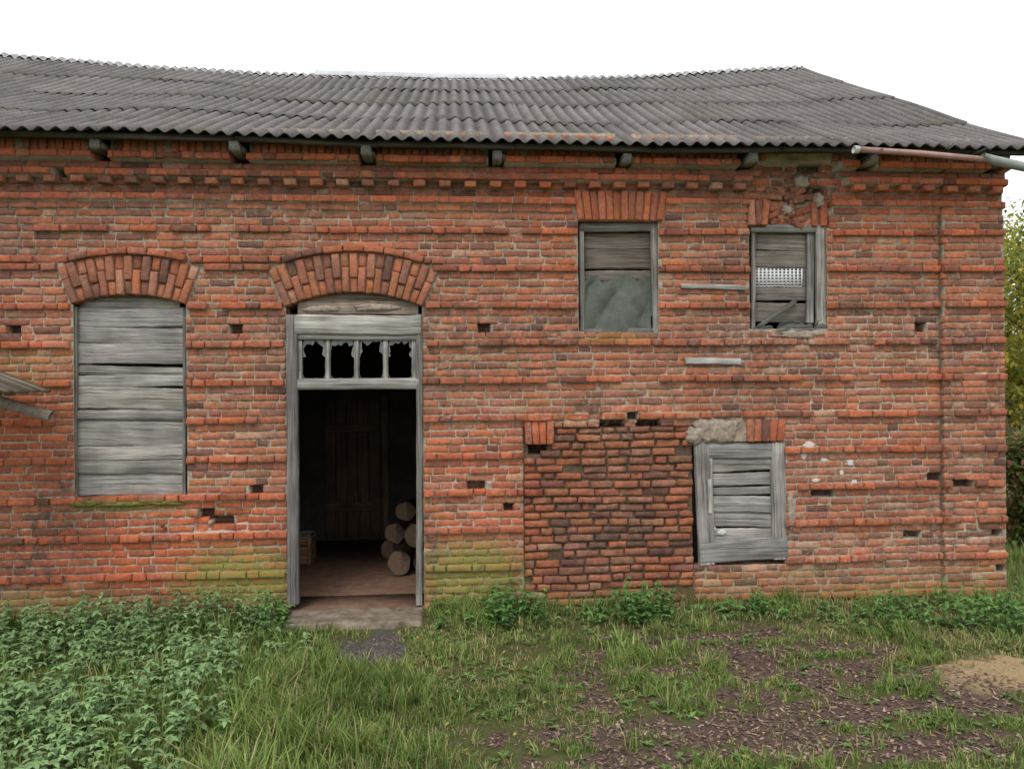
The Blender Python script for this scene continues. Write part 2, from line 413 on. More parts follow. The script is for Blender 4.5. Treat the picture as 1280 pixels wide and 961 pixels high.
FZ=.14;dx0,dx1=dr[0],dr[1]
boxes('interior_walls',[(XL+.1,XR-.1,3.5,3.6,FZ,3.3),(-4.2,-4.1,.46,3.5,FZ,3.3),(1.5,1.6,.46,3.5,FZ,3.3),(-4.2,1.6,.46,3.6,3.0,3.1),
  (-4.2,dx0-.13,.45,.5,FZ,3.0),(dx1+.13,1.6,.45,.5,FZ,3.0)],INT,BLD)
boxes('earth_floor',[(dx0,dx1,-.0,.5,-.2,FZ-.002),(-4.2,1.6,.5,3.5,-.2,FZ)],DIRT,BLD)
# ------------------------------------------------------------ planks
class PK:
    def __init__(s): s.V=[];s.F=[];s.C=[];s.G=[];s.n=0;s.caps=[]
    def add(s,p0,p1,w,t,wd=(0,0,1),tint=1.,wob=.004,seg=10,taper=0.,rnd=0.,endj=.01):
        p0=np.array(p0,float);p1=np.array(p1,float);d=p1-p0;Ln=np.linalg.norm(d);d/=Ln
        wd=np.array(wd,float);wd-=d*wd.dot(d);wd/=np.linalg.norm(wd);td=np.cross(d,wd)
        sd=RU(0,100);prof=[(-.5,-.5),(-.5,.35),(-.42,.5),(.42,.5),(.5,.35),(.5,-.5)] if rnd==0 else [(-.5,-.2),(-.4,.3),(-.15,.5),(.15,.5),(.4,.3),(.5,-.2)]
        if td[1]>0: prof=[(a,-b) for a,b in prof]
        base=s.n
        tc=tint if isinstance(tint,tuple) else (tint*RU(.97,1.03),tint,tint*RU(.95,1.04))
        for k in range(seg+1):
            u=k/seg;e=(RU(-endj,endj) if k in (0,seg) else 0)
            c=p0+d*(u*Ln+e)+wd*math.sin(u*3+sd)*wob
            wl=w*(1-taper*u)
            for a,b in prof:
                j=RU(-1,1)*wob*.6
                s.V.append(c+wd*(a*wl+j)+td*(b*t+RU(-1,1)*.001));s.C.append(tc);s.G.append((u*Ln+sd,a*w+sd*1.3,b*t+sd))
        m=len(prof)
        for k in range(seg):
            for a in range(m):
                b=(a+1)%m;s.F.append((base+k*m+a,base+(k+1)*m+a,base+(k+1)*m+b,base+k*m+b))
        s.n+=(seg+1)*m
        s.caps+=[tuple(base+a for a in range(m)),tuple(base+seg*m+a for a in range(m))]
    def make(s,name,parent=BLD,mat=None):
        return mesh(name,s.V,[s.F,s.caps],mat or WD,parent,Col=np.array(s.C),Grain=np.array(s.G))
    def h(s,px0,px1,pya,pyb,y,t=.025,tilt=0.,**k):
        a=W(px0,(pya+pyb)/2,y);b=W(px1,(pya+pyb)/2+tilt,y);w=abs(W((px0+px1)/2,pya,y)[1]-W((px0+px1)/2,pyb,y)[1])
        s.add((a[0],y,a[1]),(b[0],y,b[1]),w,t,(0,0,1),**k)
    def v(s,pxa,pxb,py0,py1,y,t=.04,lean=0.,**k):
        xm=(pxa+pxb)/2;a=W(xm,py0,y);b=W(xm+lean,py1,y);w=abs(W(pxa,py0,y)[0]-W(pxb,py0,y)[0])
        s.add((a[0],y,a[1]),(b[0],y,b[1]),w,t,(1,0,0),**k)
p=PK()
for a,b,ti,r,tn in [(386,410,-2,0,1.1),(409,429,1,0,.85),(428,442,2,0,.98),(442,456,-1,0,.8),(455,470,3,1,.72),(469,485,-1,0,1.),(484,512,1,0,.92),(511,527,2,1,.72),(525,559,1,0,.85),(558,576,-2,0,1.05),(574,592,1,0,.9),(591,621,-1,0,1.)]:
    p.h(95,231,a,b-.5,.085+RU(-.014,.014),.03 if not r else .06,tilt=ti,tint=tn,rnd=r,wob=.007,seg=16)
p.h(100,225,372,387,.10,.025,tint=.9,wob=.007);p.h(120,208,364,375,.11,.02,tint=.7,wob=.004)
p.v(91,97,384,622,.06,.05,tint=.6);p.v(229,233,384,622,.07,.05,tint=.5)
p.make('boarded_window')
boxes('boarded_window_backing',[(lw[0],lw[1],.16,.18,lw[2],lw[3]+.12)],plain('dark_backing',(.02,.018,.016)),BLD)
p=PK()
p.v(724,730,280,416,.09,.07,tint=.7);p.v(813,822,280,416,.08,.08,tint=.75,lean=2);p.h(724,822,279,290,.085,.07,tint=.65);p.h(724,822,411,417,.085,.07,tint=.65)
for a,b,tn in [(291,312,.55),(312,338,.42),(339,353,.62),(352,380,.5),(380,412,.5)]: p.h(728,816,a,b-.7,.135+RU(-.006,.006),.025,tint=(tn*1.05,tn*.93,tn*.82),tilt=RU(-2,2),wob=.006)
p.make('upper_window_frame')
p=PK()
p.v(938,943,285,410,.09,.06,tint=.75);p.v(1018,1031,283,410,.07,.08,tint=.95,lean=2);p.v(1008,1016,290,404,.10,.05,tint=.75);p.h(938,1031,281,291,.075,.08,tint=.8)
for a,b,tn in [(291,313,.72),(313,334,.6),(359,377,.65),(379,404,.5)]: p.h(942,1016,a,b-.6,.14,.025,tint=(tn*1.03,tn*.96,tn*.87),tilt=RU(-2,2),wob=.006)
p.h(1003,1016,334,359,.145,.02,tint=.6,seg=3)
p.add((W(950,408)[0],.03,W(950,408)[1]),(W(1000,374)[0],.09,W(1000,374)[1]),.045,.02,tint=.45)
p.make('upper_window_frame_broken')
WHT=plain('chalky_white',(.62,.62,.6),ns=30,var=.25);GAL=plain('galvanised_bracket',(.12,.12,.12));PALE=plain('pale_wire',(.78,.79,.79),ns=30,var=.15);DK=plain('dark_void',(.03,.028,.026))
a=W(943,335,.15);b=W(1002,358,.15);boxes('window_dark_gap',[(a[0]-.01,b[0]+.01,.165,.17,b[1]-.02,a[1]+.02)],plain('grey_gap',(.07,.07,.07)),BLD)
L=[]
for k in range(13):
    x=a[0]+(b[0]-a[0])*k/12;L.append((x-.010,x+.010,.14,.144,b[1],a[1]))
for k in range(7):
    zz=b[1]+(a[1]-b[1])*k/6;L.append((a[0],b[0],.147,.151,zz-.009,zz+.009))
boxes('window_wire_mesh',L,PALE,BLD)
p=PK()
p.v(868,887,556,706,.03,.06,tint=.8,lean=5,wob=.007);p.v(963,981,553,698,.03,.06,tint=.85,lean=3,wob=.006);p.h(868,980,553,572,.035,.06,tint=.9);p.h(874,984,676,704,.028,.06,tint=.8,tilt=-6,wob=.007)
for a_,b_,tn in [(572,590,1.05),(591,607,.92),(608,618,.7),(619,640,1.),(640,658,.85),(659,678,1.02)]: p.h(887,964,a_,b_-.4,.06+RU(-.008,.008),.022,tint=tn,tilt=RU(-2.5,2.5),wob=.007)
p.v(883,890,572,680,.02,.03,tint=1.1,lean=3);p.h(880,965,574,580,.04,.02,tint=1.)
p.v(885,889,598,640,-.008,.018,tint=1.2,seg=3)
p.make('wooden_hatch')
boxes('hatch_backing',[(ht[0],ht[1],.13,.14,ht[2],ht[3])],DK,BLD)
p=PK()
p.v(359,373,394,754,.02,.10,tint=.58,seg=24,wob=.006);p.v(520,528,394,754,.03,.10,tint=.58,seg=24,wob=.005)
p.h(369,527,394,418,.0,.06,tint=1.2,wob=.006,seg=14);p.h(372,524,377,394,.06,.05,tint=(.9,.78,.65),wob=.007);p.h(380,515,366,378,.08,.05,tint=(.6,.5,.42),wob=.005)
p.h(372,524,418,425,.03,.07,tint=.9);p.h(371,524,473,487,.02,.08,tint=.95,wob=.004)
for x in (375,410,446,482,518): p.v(x-3,x+3,425,474,.035,.05,tint=.75,seg=4,wob=.001)
p.make('door_frame')
GL=M('dirty_glass',.25,.5);GLm=GL.out(GL.mix(GL.ramp(GL.noise(25),.3,.7),(.09,.10,.10),(.25,.26,.26)))
V=[];Q=[]
for x0,x1 in ((378,407),(413,443),(449,479),(485,515)):
    n=34;st=len(V);cx_,cy_=(x0+x1)/2,449+RU(1,4)
    for k in range(n):
        t=2*math.pi*k/n;c,s_=math.cos(t),math.sin(t);hx,hy=(x1-x0)/2,24.5;m_=min(hx/abs(c) if abs(c)>1e-6 else 1e9,hy/abs(s_) if abs(s_)>1e-6 else 1e9)
        f=RU(.68,.99) if s_<-.3 else RU(.93,1.0)
        for ff in (1.,f):
            a=W(cx_+c*m_*ff,449.5+s_*m_*ff,.045);V.append((a[0],.045,a[1]))
    for k in range(n):
        k2=(k+1)%n;Q.append((st+2*k,st+2*k2,st+2*k2+1,st+2*k+1))
mesh('broken_transom_glass',V,[Q],GLm,BLD)
def lumps(name,L,mat,parent=BLD):
    V=[];Q=[];T=[]
    for px,py,rx,ry,y,h in L:
        cx,cz=W(px,py);rx/=118.;ry/=118.;base=len(V);sd=RU(0,50);nr,na=7,30
        V.append((cx,y-h,cz))
        for i in range(1,nr+1):
            r=i/nr
            for k in range(na):
                t=2*math.pi*k/na;q=r*(1+1.0*(float(fbm(math.cos(t)*2,math.sin(t)*2,1.6,sd,4))-.5))
                X_=cx+rx*q*math.cos(t);Z_=cz+ry*q*math.sin(t)
                V.append((X_,y-h*(1-r**3)*(.3+1.3*float(fbm(X_,Z_,14,3,3)))+(.06 if i==nr else 0),Z_))
        for k in range(na):
            k2=(k+1)%na;T.append((base,base+1+k,base+1+k2))
            for i in range(nr-1): Q.append((base+1+i*na+k,base+1+(i+1)*na+k,base+1+(i+1)*na+k2,base+1+i*na+k2))
    return mesh(name,V,[Q,T],mat,parent)
CEM=plain('cement_patch',(.43,.37,.30),ns=26,col2=(.22,.16,.125),bd=.02)
lumps('cement_patches',[(893,536,34,19,.0,.035),(868,545,10,12,-.005,.03),(985,262,9,8,.03,.04),(1003,226,12,8,.03,.04),(1025,250,6,10,.01,.03),
 (400,386,22,5,.03,.03),(470,384,30,5,.03,.03),(990,640,6,26,-.0,.015),(1000,418,34,5,-.002,.02),(935,543,8,9,.03,.03)],CEM)
lumps('whitewash_spots',[(1012,556,9,5,-.001,.003),(1040,561,10,3,-.001,.003),(1063,577,5,5,-.001,.003),(1068,603,5,4,-.001,.003),(1005,570,4,5,-.001,.003),(1030,575,5,3,-.001,.003),(904,666,6,4,.035,.008),(894,662,3,3,.04,.008),(1052,591,3,4,-.001,.003),(1020,600,6,3,-.001,.003)],WHT)
MOSM=plain('moss',(.22,.22,.06),ns=40,col2=(.085,.095,.025),bd=.02)
lumps('sill_moss',[(110,628,26,5,.0,.04),(150,630,40,4,-.005,.03),(205,628,26,4,.0,.04)],MOSM)
p=PK();p.h(850,932,355,361,-.008,.03,tint=1.1,tilt=2);p.h(857,925,447,455,-.01,.03,tint=1.4,tilt=1);p.make('embedded_planks')
def cloth(name,px0,px1,pyt,pyb,y,mat,sd,rag=6,amp=.02):
    nx_,nz_=60,44;V=[]
    for i in range(nx_+1):
        u=i/nx_;top=pyt+rag*(float(fbm(u*4,sd,2.2,3))-.5)*2.5+9*max(0,1-abs(u-.27)/.06)+6*max(0,1-abs(u-.8)/.05);bot=pyb+rag*.3*(float(vn(u*6,sd,1,2))-.5)
        for j in range(nz_+1):
            v=j/nz_;jl=4*(float(fbm(v*5,sd,1.7,2))-.3);jr=4*(float(fbm(v*5,sd+4,1.7,2))-.3)
            px=(px0+jl)+(px1-px0-jl-jr)*u;py=top+(bot-top)*v
            fold=abs(math.sin((u*2.1+v*.9+float(fbm(u*1.5,v*1.0,1.,int(sd)+3,2))*1.5)*math.pi))
            yy=y-amp*(fold*.7+float(fbm(u*2+v,v*1.2,1.2,int(sd),3))*1.*(.4+v))
            a=W(px,py,yy);V.append((a[0],yy,a[1]))
    Q=[(i*(nz_+1)+j,(i+1)*(nz_+1)+j,(i+1)*(nz_+1)+j+1,i*(nz_+1)+j+1) for i in range(nx_) for j in range(nz_)]
    return mesh(name,V,[Q],mat,BLD,smooth=True)
CL=plain('faded_tarpaulin',(.135,.15,.13),ns=8,col2=(.075,.085,.073),bump=.3)
cloth('hanging_tarpaulin',727,815,346,416,.115,CL,3.3,8,.05)
cloth('rag',943,1036,404,413,.05,plain('dark_rag',(.11,.115,.11),ns=14),8.1,6,.03)
# ------------------------------------------------------------ roof
YE,YR=-.45,5.2
rp=[(0,68),(200,85),(400,94),(640,99),(800,95),(1000,84)];rx_=[];rz_=[]
for a,b in rp: q=W(a,b,YR);rx_.append(q[0]);rz_.append(q[1])
ep=[(0,166),(130,168),(300,174),(460,180),(640,183),(800,187),(1000,187),(1280,191)];ex=[];ez=[]
for a,b in ep: q=W(a,b,YE);ex.append(q[0]);ez.append(q[1])
rx_=np.array(rx_);rz_=np.array(rz_)-.03;ex=np.array(ex);ez=np.array(ez)+.025
def roofz(x,y):
    e=np.interp(x,ex,ez);r=np.interp(x,rx_,rz_);t=(y-YE)/(YR-YE);tc=np.clip(t,0,1);return e+(r-e)*t-.04*np.sin(np.pi*tc)+(.13*(fbm(x,y,.5,66,2)-.5)+.02*np.sin(x*1.9+y))*np.clip(t*4,0,1)*(1-.75*tc**2)
XR2=6.17;V=[];Q=[];C=[];n0=0;PIT=.15
sheetw=7*PIT;run=(YR-YE)/4
ncol=int((XR2-XL+.3)/sheetw)+1
def sheets(back):
    global n0
    for row in range(4):
        for c in range(ncol):
            xr=XR2-c*sheetw+RU(-.004,.004);ns=8*8;ny=6
            us=np.linspace(0,8*PIT,ns+1);xx=xr-us
            ya=YE+row*run-.10+RU(-.06,.06);yb=YE+(row+1)*run+.03
            if row==0: ya=YE+RU(-.025,.025)
            vs=np.linspace(0,1,ny+1);dz=RU(-.005,.006);tw=RU(-.010,.010);sk_=RU(-.018,.018);tint=RU(.84,1.18);warm=RU(-.04,.06)
            for v in vs:
                y=ya+(yb-ya)*v
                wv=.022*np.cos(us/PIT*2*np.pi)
                zz=roofz(xx,y)+wv+.015*(1-v)+.010+dz+tw*(us/1.2)+.003*(c%2)
                yy=y if not back else 2*YR-y
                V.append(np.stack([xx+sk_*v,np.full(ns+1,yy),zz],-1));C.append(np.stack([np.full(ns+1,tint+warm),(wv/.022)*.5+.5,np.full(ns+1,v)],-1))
            id_=np.arange((ns+1)*(ny+1)).reshape(ny+1,ns+1)+n0
            Q.append(np.stack([id_[:-1,:-1],id_[:-1,1:],id_[1:,1:],id_[1:,:-1]],-1).reshape(-1,4));n0+=(ns+1)*(ny+1)
sheets(False);sheets(True)
m=M('asbestos_cement_sheet',.9,.15);at=m.sep(m.attr('Col').outputs[0])
c=m.mix(m.ramp(m.noise(2.0,detail=8,rough=.8),.36,.66),(.095,.084,.080),(.19,.174,.168))
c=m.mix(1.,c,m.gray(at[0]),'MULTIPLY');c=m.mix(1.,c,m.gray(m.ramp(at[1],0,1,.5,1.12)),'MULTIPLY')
c=m.mix(m.ramp(m.noise(42,detail=6,rough=.8),.55,.66,0,.6),c,(.38,.37,.35))
c=m.mix(m.ramp(m.noise(8,detail=7,rough=.8),.52,.66,0,.75),c,(.062,.05,.046))
mo=m.math('MULTIPLY',m.ramp(m.noise(22,detail=5,rough=.75),.56,.62),m.ramp(m.noise(1.3,detail=3),.52,.62))
c=m.mix(mo,c,(.18,.17,.045))
RM=m.out(c,m.noise(70,detail=4),.5,.008)
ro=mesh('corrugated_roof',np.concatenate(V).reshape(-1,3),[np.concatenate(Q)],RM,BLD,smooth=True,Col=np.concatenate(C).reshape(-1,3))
sm=ro.modifiers.new('t','SOLIDIFY');sm.thickness=.009;sm.offset=-1
V=[];Q=[]
xs_=np.arange(XL,XR2-.03,.0375)
for x in xs_:
    z=float(roofz(x,YR))
    for dy,dz in ((-.2,-.065),(-.1,.01),(0,.04),(.1,.01),(.2,-.065)): V.append((x,YR+dy,z+dz+RU(-.010,.010)+.024*math.cos((XR2-x)/.15*6.283)))
for i in range(len(xs_)-1):
    for j in range(4): Q.append((i*5+j,(i+1)*5+j,(i+1)*5+j+1,i*5+j+1))
mesh('ridge_capping',V,[Q],plain('ridge_cement',(.45,.44,.43),ns=14,var=.65),BLD)
xa=W(395,93,YR)[0];xb_=W(632,97,YR)[0];V=[];Q=[];xs_=np.linspace(xa,xb_,40)
for x in xs_:
    z=float(roofz(x,YR));j=RU(-.008,.008)
    for dy,dz in ((-.15,-.03),(-.145,.05),(0,.075),(.145,.05),(.15,-.03)): V.append((x,YR+dy,z+dz+j))
for i in range(39):
    for j in range(4): Q.append((i*5+j,(i+1)*5+j,(i+1)*5+j+1,i*5+j+1))
mesh('ridge_flashing',V,[Q],plain('zinc',(.62,.64,.67),rough=.6,spec=.4,ns=5,var=.3),BLD)
p=PK()
xs_=np.linspace(XL,6.1,12)
for i in range(11):
    za,zb_=[float(roofz(x,-.3)) for x in (xs_[i],xs_[i+1])]
    p.add((xs_[i],-.3,za-.055),(xs_[i+1],-.3,zb_-.055),.05,.06,tint=.3,wob=.004)
    za,zb_=[float(roofz(x,-.02)) for x in (xs_[i],xs_[i+1])]
    p.add((xs_[i],-.16,za-.13),(xs_[i+1],-.16,zb_-.13),.10,.05,tint=.2,wob=.004)
for r in RAFX:
    z=float(roofz(r,-.3))-.13
    p.add((r,-.31+RU(-.03,.03),z),(r+RU(-.02,.02),.35,z+.03),RU(.085,.10),RU(.08,.095),(0,0,1),tint=.75,wob=.009,seg=5,endj=.03)
    p.add((r+.062,-.24,z-.005),(r+.066,.3,z+.01),.05,.03,(0,0,1),tint=.45,wob=.006,seg=4)
p.make('eave_timbers')
def tube(name,pts,r,mat,parent=None,n=14,cap=True,rf=None):
    V=[];Q=[];pts=[np.array(q,float) for q in pts]
    for i,c in enumerate(pts):
        d=(pts[min(i+1,len(pts)-1)]-pts[max(i-1,0)]);d/=np.linalg.norm(d);u=np.cross(d,(0,0,1.) if abs(d[2])<.9 else (1.,0,0));u/=np.linalg.norm(u);w=np.cross(d,u)
        rr=r[i] if hasattr(r,'__len__') else r
        for k in range(n):
            t=2*math.pi*k/n;q=rr*(1+(rf(t) if rf else 0));V.append(c+u*math.cos(t)*q+w*math.sin(t)*q)
    for i in range(len(pts)-1):
        for k in range(n): Q.append((i*n+k,i*n+(k+1)%n,(i+1)*n+(k+1)%n,(i+1)*n+k))
    caps=[tuple(range(n)),tuple((len(pts)-1)*n+k for k in range(n))] if cap else []
    return mesh(name,V,[Q,caps],mat,parent,smooth=False)
def P3(px,py,y): a=W(px,py,y);return (a[0],y,a[1])
DP=empty('drainpipe');yp=-.5
tube('pipe',[P3(1072,187,yp),P3(1150,192,yp),P3(1236,200,yp)],.03,plain('faded_pink_paint',(.42,.27,.24),rough=.5,spec=.4,ns=9,col2=(.3,.16,.13)),DP)
tube('pipe_elbow',[P3(1228,196,yp),P3(1240,200,yp),P3(1262,205,yp),P3(1300,213,yp),P3(1318,230,yp)],[.04,.048,.048,.048,.048],plain('grey_green_paint',(.30,.34,.31),rough=.5,spec=.4,ns=9),DP)
tube('pipe_end',[P3(1067,187,yp),P3(1073,187.3,yp)],.038,WHT,DP)
for px in (1100,1228): 
    a=P3(px,193,yp);boxes('bracket',[(a[0]-.012,a[0]+.012,yp-.04,-.1,a[2]+.035,a[2]+.045)],GAL,DP)
# ------------------------------------------------------------ interior items
p=PK();a=W(405,500,3.45);b=W(476,668,3.45)
for k in range(5):
    x=a[0]+(b[0]-a[0])*(k+.5)/5;p.add((x,3.45,FZ+.03),(x,3.45,a[1]),(b[0]-a[0])/5-.01,.04,(1,0,0),tint=(.30,.20,.15))
p.add((a[0],3.41,FZ+.5),(b[0],3.41,FZ+.5),.12,.03,tint=(.36,.25,.18));p.add((a[0],3.41,1.8),(b[0],3.41,1.8),.12,.03,tint=(.36,.25,.18))
p.add((b[0]+.08,3.44,FZ),(b[0]+.08,3.44,a[1]+.05),.1,.08,(1,0,0),tint=(.36,.27,.2));p.make('inner_door')
LG=empty('firewood_logs');bark=plain('bark',(.17,.125,.095),ns=30,var=.55,bd=.02)
m=M('cut_wood',.85,.15);tcx=m.attr('Ring').outputs[0];c=m.mix(m.ramp(m.noise(1,tcx,5,.6,(40,40,40)),.3,.7),(.12,.08,.05),(.23,.155,.10));CW=m.out(c,m.noise(60),.4,.005)
for k,(x,y,z,r,yw) in enumerate([(-.70,1.25,.30,.145,.12),(-.40,1.3,.29,.14,-.1),(-.1,1.35,.3,.15,.0),(-.78,1.75,.56,.135,.5),(-.53,1.6,.56,.14,.05),(-.25,1.6,.57,.14,-.1),(.03,1.6,.57,.14,-.1),(-.66,1.9,.81,.13,.3),(-.4,1.8,.82,.13,.1),(-.12,1.85,.82,.13,.1),(-.28,1.95,1.06,.125,0.),(-.02,1.95,1.05,.12,0.),(-.86,2.1,.28,.14,.25)]):
    d=(math.sin(yw)*.5,math.cos(yw)*.5)
    f=lambda t,s=RU(0,6): .07*math.sin(2*t+s)+.04*math.sin(5*t+s)
    tube('log_%d'%k,[(x,y,z),(x+d[0],y+d[1],z)],r,bark,LG,n=20,rf=f)
    n=20;V=[(x-d[0]*.008,y-d[1]*.008,z)]
    for q in range(n):
        t=2*math.pi*q/n;rr=r*.93*(1+f(t));V.append((x+math.cos(t)*rr-d[0]*.008,y-d[1]*.008,z+math.sin(t)*rr))
    mesh('log_end_%d'%k,V,[[(0,1+q,1+(q+1)%n) for q in range(n)]],CW,LG,Ring=np.array(V)+k)
CR=empty('wooden_crate');p=PK();cx,cy=G(380,706,FZ);cx+=-.12
for k in range(3):
    zc=FZ+.06+k*.125
    p.add((cx-.2,cy,zc),(cx+.2,cy,zc),.11,.02,tint=(.7,.45,.3));p.add((cx+.2,cy,zc),(cx+.2,cy+.35,zc),.11,.02,tint=(.6,.38,.26));p.add((cx-.2,cy+.35,zc),(cx+.2,cy+.35,zc),.11,.02,tint=.5);p.add((cx-.2,cy,zc),(cx-.2,cy+.35,zc),.11,.02,tint=.5)
for sx in (-.18,.18): p.add((cx+sx,cy-.015,FZ),(cx+sx,cy-.015,FZ+.38),.04,.02,(1,0,0),tint=(.7,.45,.3))
p.make('slats',CR)
# ------------------------------------------------------------ doorstep
ds0=W(364,770)[0];ds1=W(531,770)[0]
nx_,ny_=60,26;V=[]
for i in range(nx_+1):
    for j in range(ny_+1):
        u,v=i/nx_,j/ny_;x=ds0+(ds1-ds0)*u;y=-.50+.51*v+(.10*(float(fbm(u*6,1,1,3))-.5) if j<=1 else 0)
        z=.135+.035*(float(fbm(x,y,5,3))-.5)-(.09+.02*RU(0,1) if (j==0) else 0)-(.06 if i in (0,nx_) else 0)-(.012 if j==1 else 0);V.append((x,y,z))
Q=[(i*(ny_+1)+j,(i+1)*(ny_+1)+j,(i+1)*(ny_+1)+j+1,i*(ny_+1)+j+1) for i in range(nx_) for j in range(ny_)]
mesh('concrete_doorstep',V,[Q],plain('worn_concrete',(.30,.255,.20),ns=7,col2=(.11,.08,.055),bd=.02))
# ------------------------------------------------------------ lean-to canopy at left
CN=empty('wooden_canopy');p=PK()
for k in range(7):
    y=-.28-.16*k
    e=W(60,489,-.28);s0=W(-10,463,-.28);sl=(e[1]-s0[1])/(e[0]-s0[0]);xe=e[0]-RU(0,.05);xs0=-7.
    p.add((xe,y,e[1]-.0),(xs0,y,e[1]+sl*(xs0-e[0])),.15,.028,(0,1,0),tint=(.62,.56,.46),seg=14)
p.make('roof_boards',CN)
a=P3(64,521,-.35);b=P3(-10,500,-.35);dd=np.array(b)-np.array(a)
tube('pole',[a,tuple(np.array(a)+dd*1.),tuple(np.array(a)+dd*5.)],.055,plain('old_pole',(.30,.24,.19),ns=20,var=.5),CN,rf=lambda t:.08*math.sin(3*t))
for y in (-.4,-1.2): tube('post',[(-6.4,y,0),(-6.4,y,2.7)],.06,bark,CN)
# ------------------------------------------------------------ ground
SO=[]
for px,py,rx,ry in [(760,840,.85,.10),(880,797,.5,.12),(830,915,1.1,.2),(1080,885,1.0,.18),(1010,812,.6,.10),(1160,930,.8,.2),(780,950,.6,.12),(1150,845,.5,.12),(900,868,.6,.10),(690,853,.3,.08),(990,905,.7,.12),(1040,935,.7,.16),(1200,880,.4,.2)]:
    q=G(px,py);SO.append((q[0],q[1],rx,ry))
q=G(467,812);GP=(q[0],q[1]);q=G(1262,846);SD=(q[0]+.25,q[1])
def soil_mask(x,y):
    n=fbm(x,y,2.2,12);n2=fbm(x,y,6,14);n3=fbm(x,y,14,17,2)
    b=sstep(.1,1.3,x)*sstep(-.45,-1.0,y)
    m=b*sstep(.55,.62,n*.6+n2*.25+n3*.15)
    for cx_,cy_,rx,ry in SO: 
        q=np.hypot((x-cx_)/rx,(y-cy_)/ry)+(n2-.5)*1.5+(n3-.5)*.8;m=np.maximum(m,sstep(1.15,.85,q))
    out=sstep(6.2,7,x);m=m*(1-out)
    g=np.hypot((x-GP[0])/.34,(y-GP[1])/.50)+(n2-.5)*.9
    return m,sstep(1.1,.8,g)
def saw_mask(x,y): return sstep(1.1,.7,np.hypot((x-SD[0])/.85,(y-SD[1])/.42)+(fbm(x,y,5,33)-.5)*.8)
def gz_(x,y):
    z=GZ+.05*(fbm(x,y,.9,40)-.5)+.03*(fbm(x,y,6,41)-.5)
    s,_=soil_mask(x,y);z=z-.02*s+.03*saw_mask(x,y)
    q=np.hypot((x-GP[0])/.5,(y-GP[1])/.6);z=z-.04*sstep(1.2,.5,q)
    return np.where((np.asarray(y)>.02)&(np.asarray(y)<10.3)&(np.asarray(x)<6)&(np.asarray(x)>-9),-.02,z)
def hump(a,b,n): return list(np.linspace(a,b,n))
gx=np.array(hump(-400,-20,8)+hump(-18,-8,14)+list(np.arange(-7.6,8.4,.04))+hump(9,20,14)+hump(25,400,9))
gy=np.array(hump(-300,-12,8)+hump(-10,-5,9)+list(np.arange(-4.7,.1,.035))+hump(.3,12,14)+hump(14,400,12))
X,Y=np.meshgrid(gx,gy,indexing='ij');s,g=soil_mask(X,Y);far=(Y>.3)|(Y<-6)|(np.abs(X)>9);s=np.where(far,0,s);g=np.where(far,0,g)
V=np.stack([X,Y,gz_(X,Y)],-1).reshape(-1,3);nx,ny=X.shape;idx=np.arange(nx*ny).reshape(nx,ny)
Q=np.stack([idx[:-1,:-1],idx[1:,:-1],idx[1:,1:],idx[:-1,1:]],-1).reshape(-1,4)
m=M('ground_earth',.95,.1);at=m.sep(m.attr('Mask').outputs[0])
n=m.noise(18,detail=7,rough=.75);n2=m.noise(55,detail=6,rough=.8)
grass=m.mix(m.ramp(n,.3,.7),(.07,.07,.028),(.16,.18,.06))
soil=m.mix(m.ramp(n2,.35,.62),(.05,.034,.027),(.22,.15,.12))
soil=m.mix(m.ramp(n,.5,.75,0,.5),soil,(.27,.20,.155))
grav=m.mix(m.ramp(n2,.35,.65),(.05,.045,.042),(.2,.18,.165))
saw=m.mix(m.ramp(n2,.3,.7),(.36,.25,.13),(.58,.43,.25))
c=m.mix(at[0],grass,soil);c=m.mix(at[1],c,grav);c=m.mix(at[2],c,saw)
GM=m.out(c,m.math('ADD',n,n2),.9,.03)
mesh('ground',V,[Q],GM,None,smooth=True,Mask=np.stack([s,g,saw_mask(X,Y)*(~far)],-1).reshape(-1,3))
# ------------------------------------------------------------ grass
FOL=foliage('grass_blades')
N=30000
tx=rng.uniform(-6.5,7.5,N);ty=rng.uniform(-4.3,-.02,N)
s,g=soil_mask(tx,ty);sw=saw_mask(tx,ty)
net=sstep(-1.35,-1.9,tx+.35*(fbm(tx,ty,2,50)-.5)*2-(ty+3)*.08)
step_=(tx>ds0-.02)&(tx<ds1+.02)&(ty>-.56)
straw=sstep(.46,.62,fbm(tx,ty,1.7,91))*sstep(-1.6,-.6,tx)
prob=(1-s*.90)*(1-g*.97)*(1-sw*.97)*(1-net*.6)*(.45+.8*sstep(.3,.6,fbm(tx,ty,1.3,60)))*(1-.5*straw)*(~step_)
wallg=sstep(-.35,-.05,ty)
prob=np.clip(prob+wallg*.2*(~step_),0,1)
keep=rng.random(N)<prob;tx,ty,s,net,straw=tx[keep],ty[keep],s[keep],net[keep],straw[keep]
E=1800;ex_=rng.uniform(6.05,10.5,E);ey_=rng.uniform(-.1,5,E)
tx=np.r_[tx,ex_];ty=np.r_[ty,ey_];s=np.r_[s,np.zeros(E)];net=np.r_[net,np.zeros(E)+1.5];straw=np.r_[straw,np.zeros(E)]
lush=np.exp(-((tx+1.25)/.7)**2)*sstep(-.9,-1.6,ty)
cl=sstep(.5,.68,fbm(tx,ty,3.5,73))
hh=.04+.05*fbm(tx,ty,2.2,70)+.19*lush*rng.random(len(tx))+.12*sstep(-.8,-.15,ty)*rng.random(len(tx))+.03*net+.13*cl*rng.random(len(tx))
hh*=np.where(s>.5,.55,1.)*(1-.35*straw)
nb=9;T=len(tx);bx=np.repeat(tx,nb)+rng.normal(0,.022,T*nb);by=np.repeat(ty,nb)+rng.normal(0,.022,T*nb)
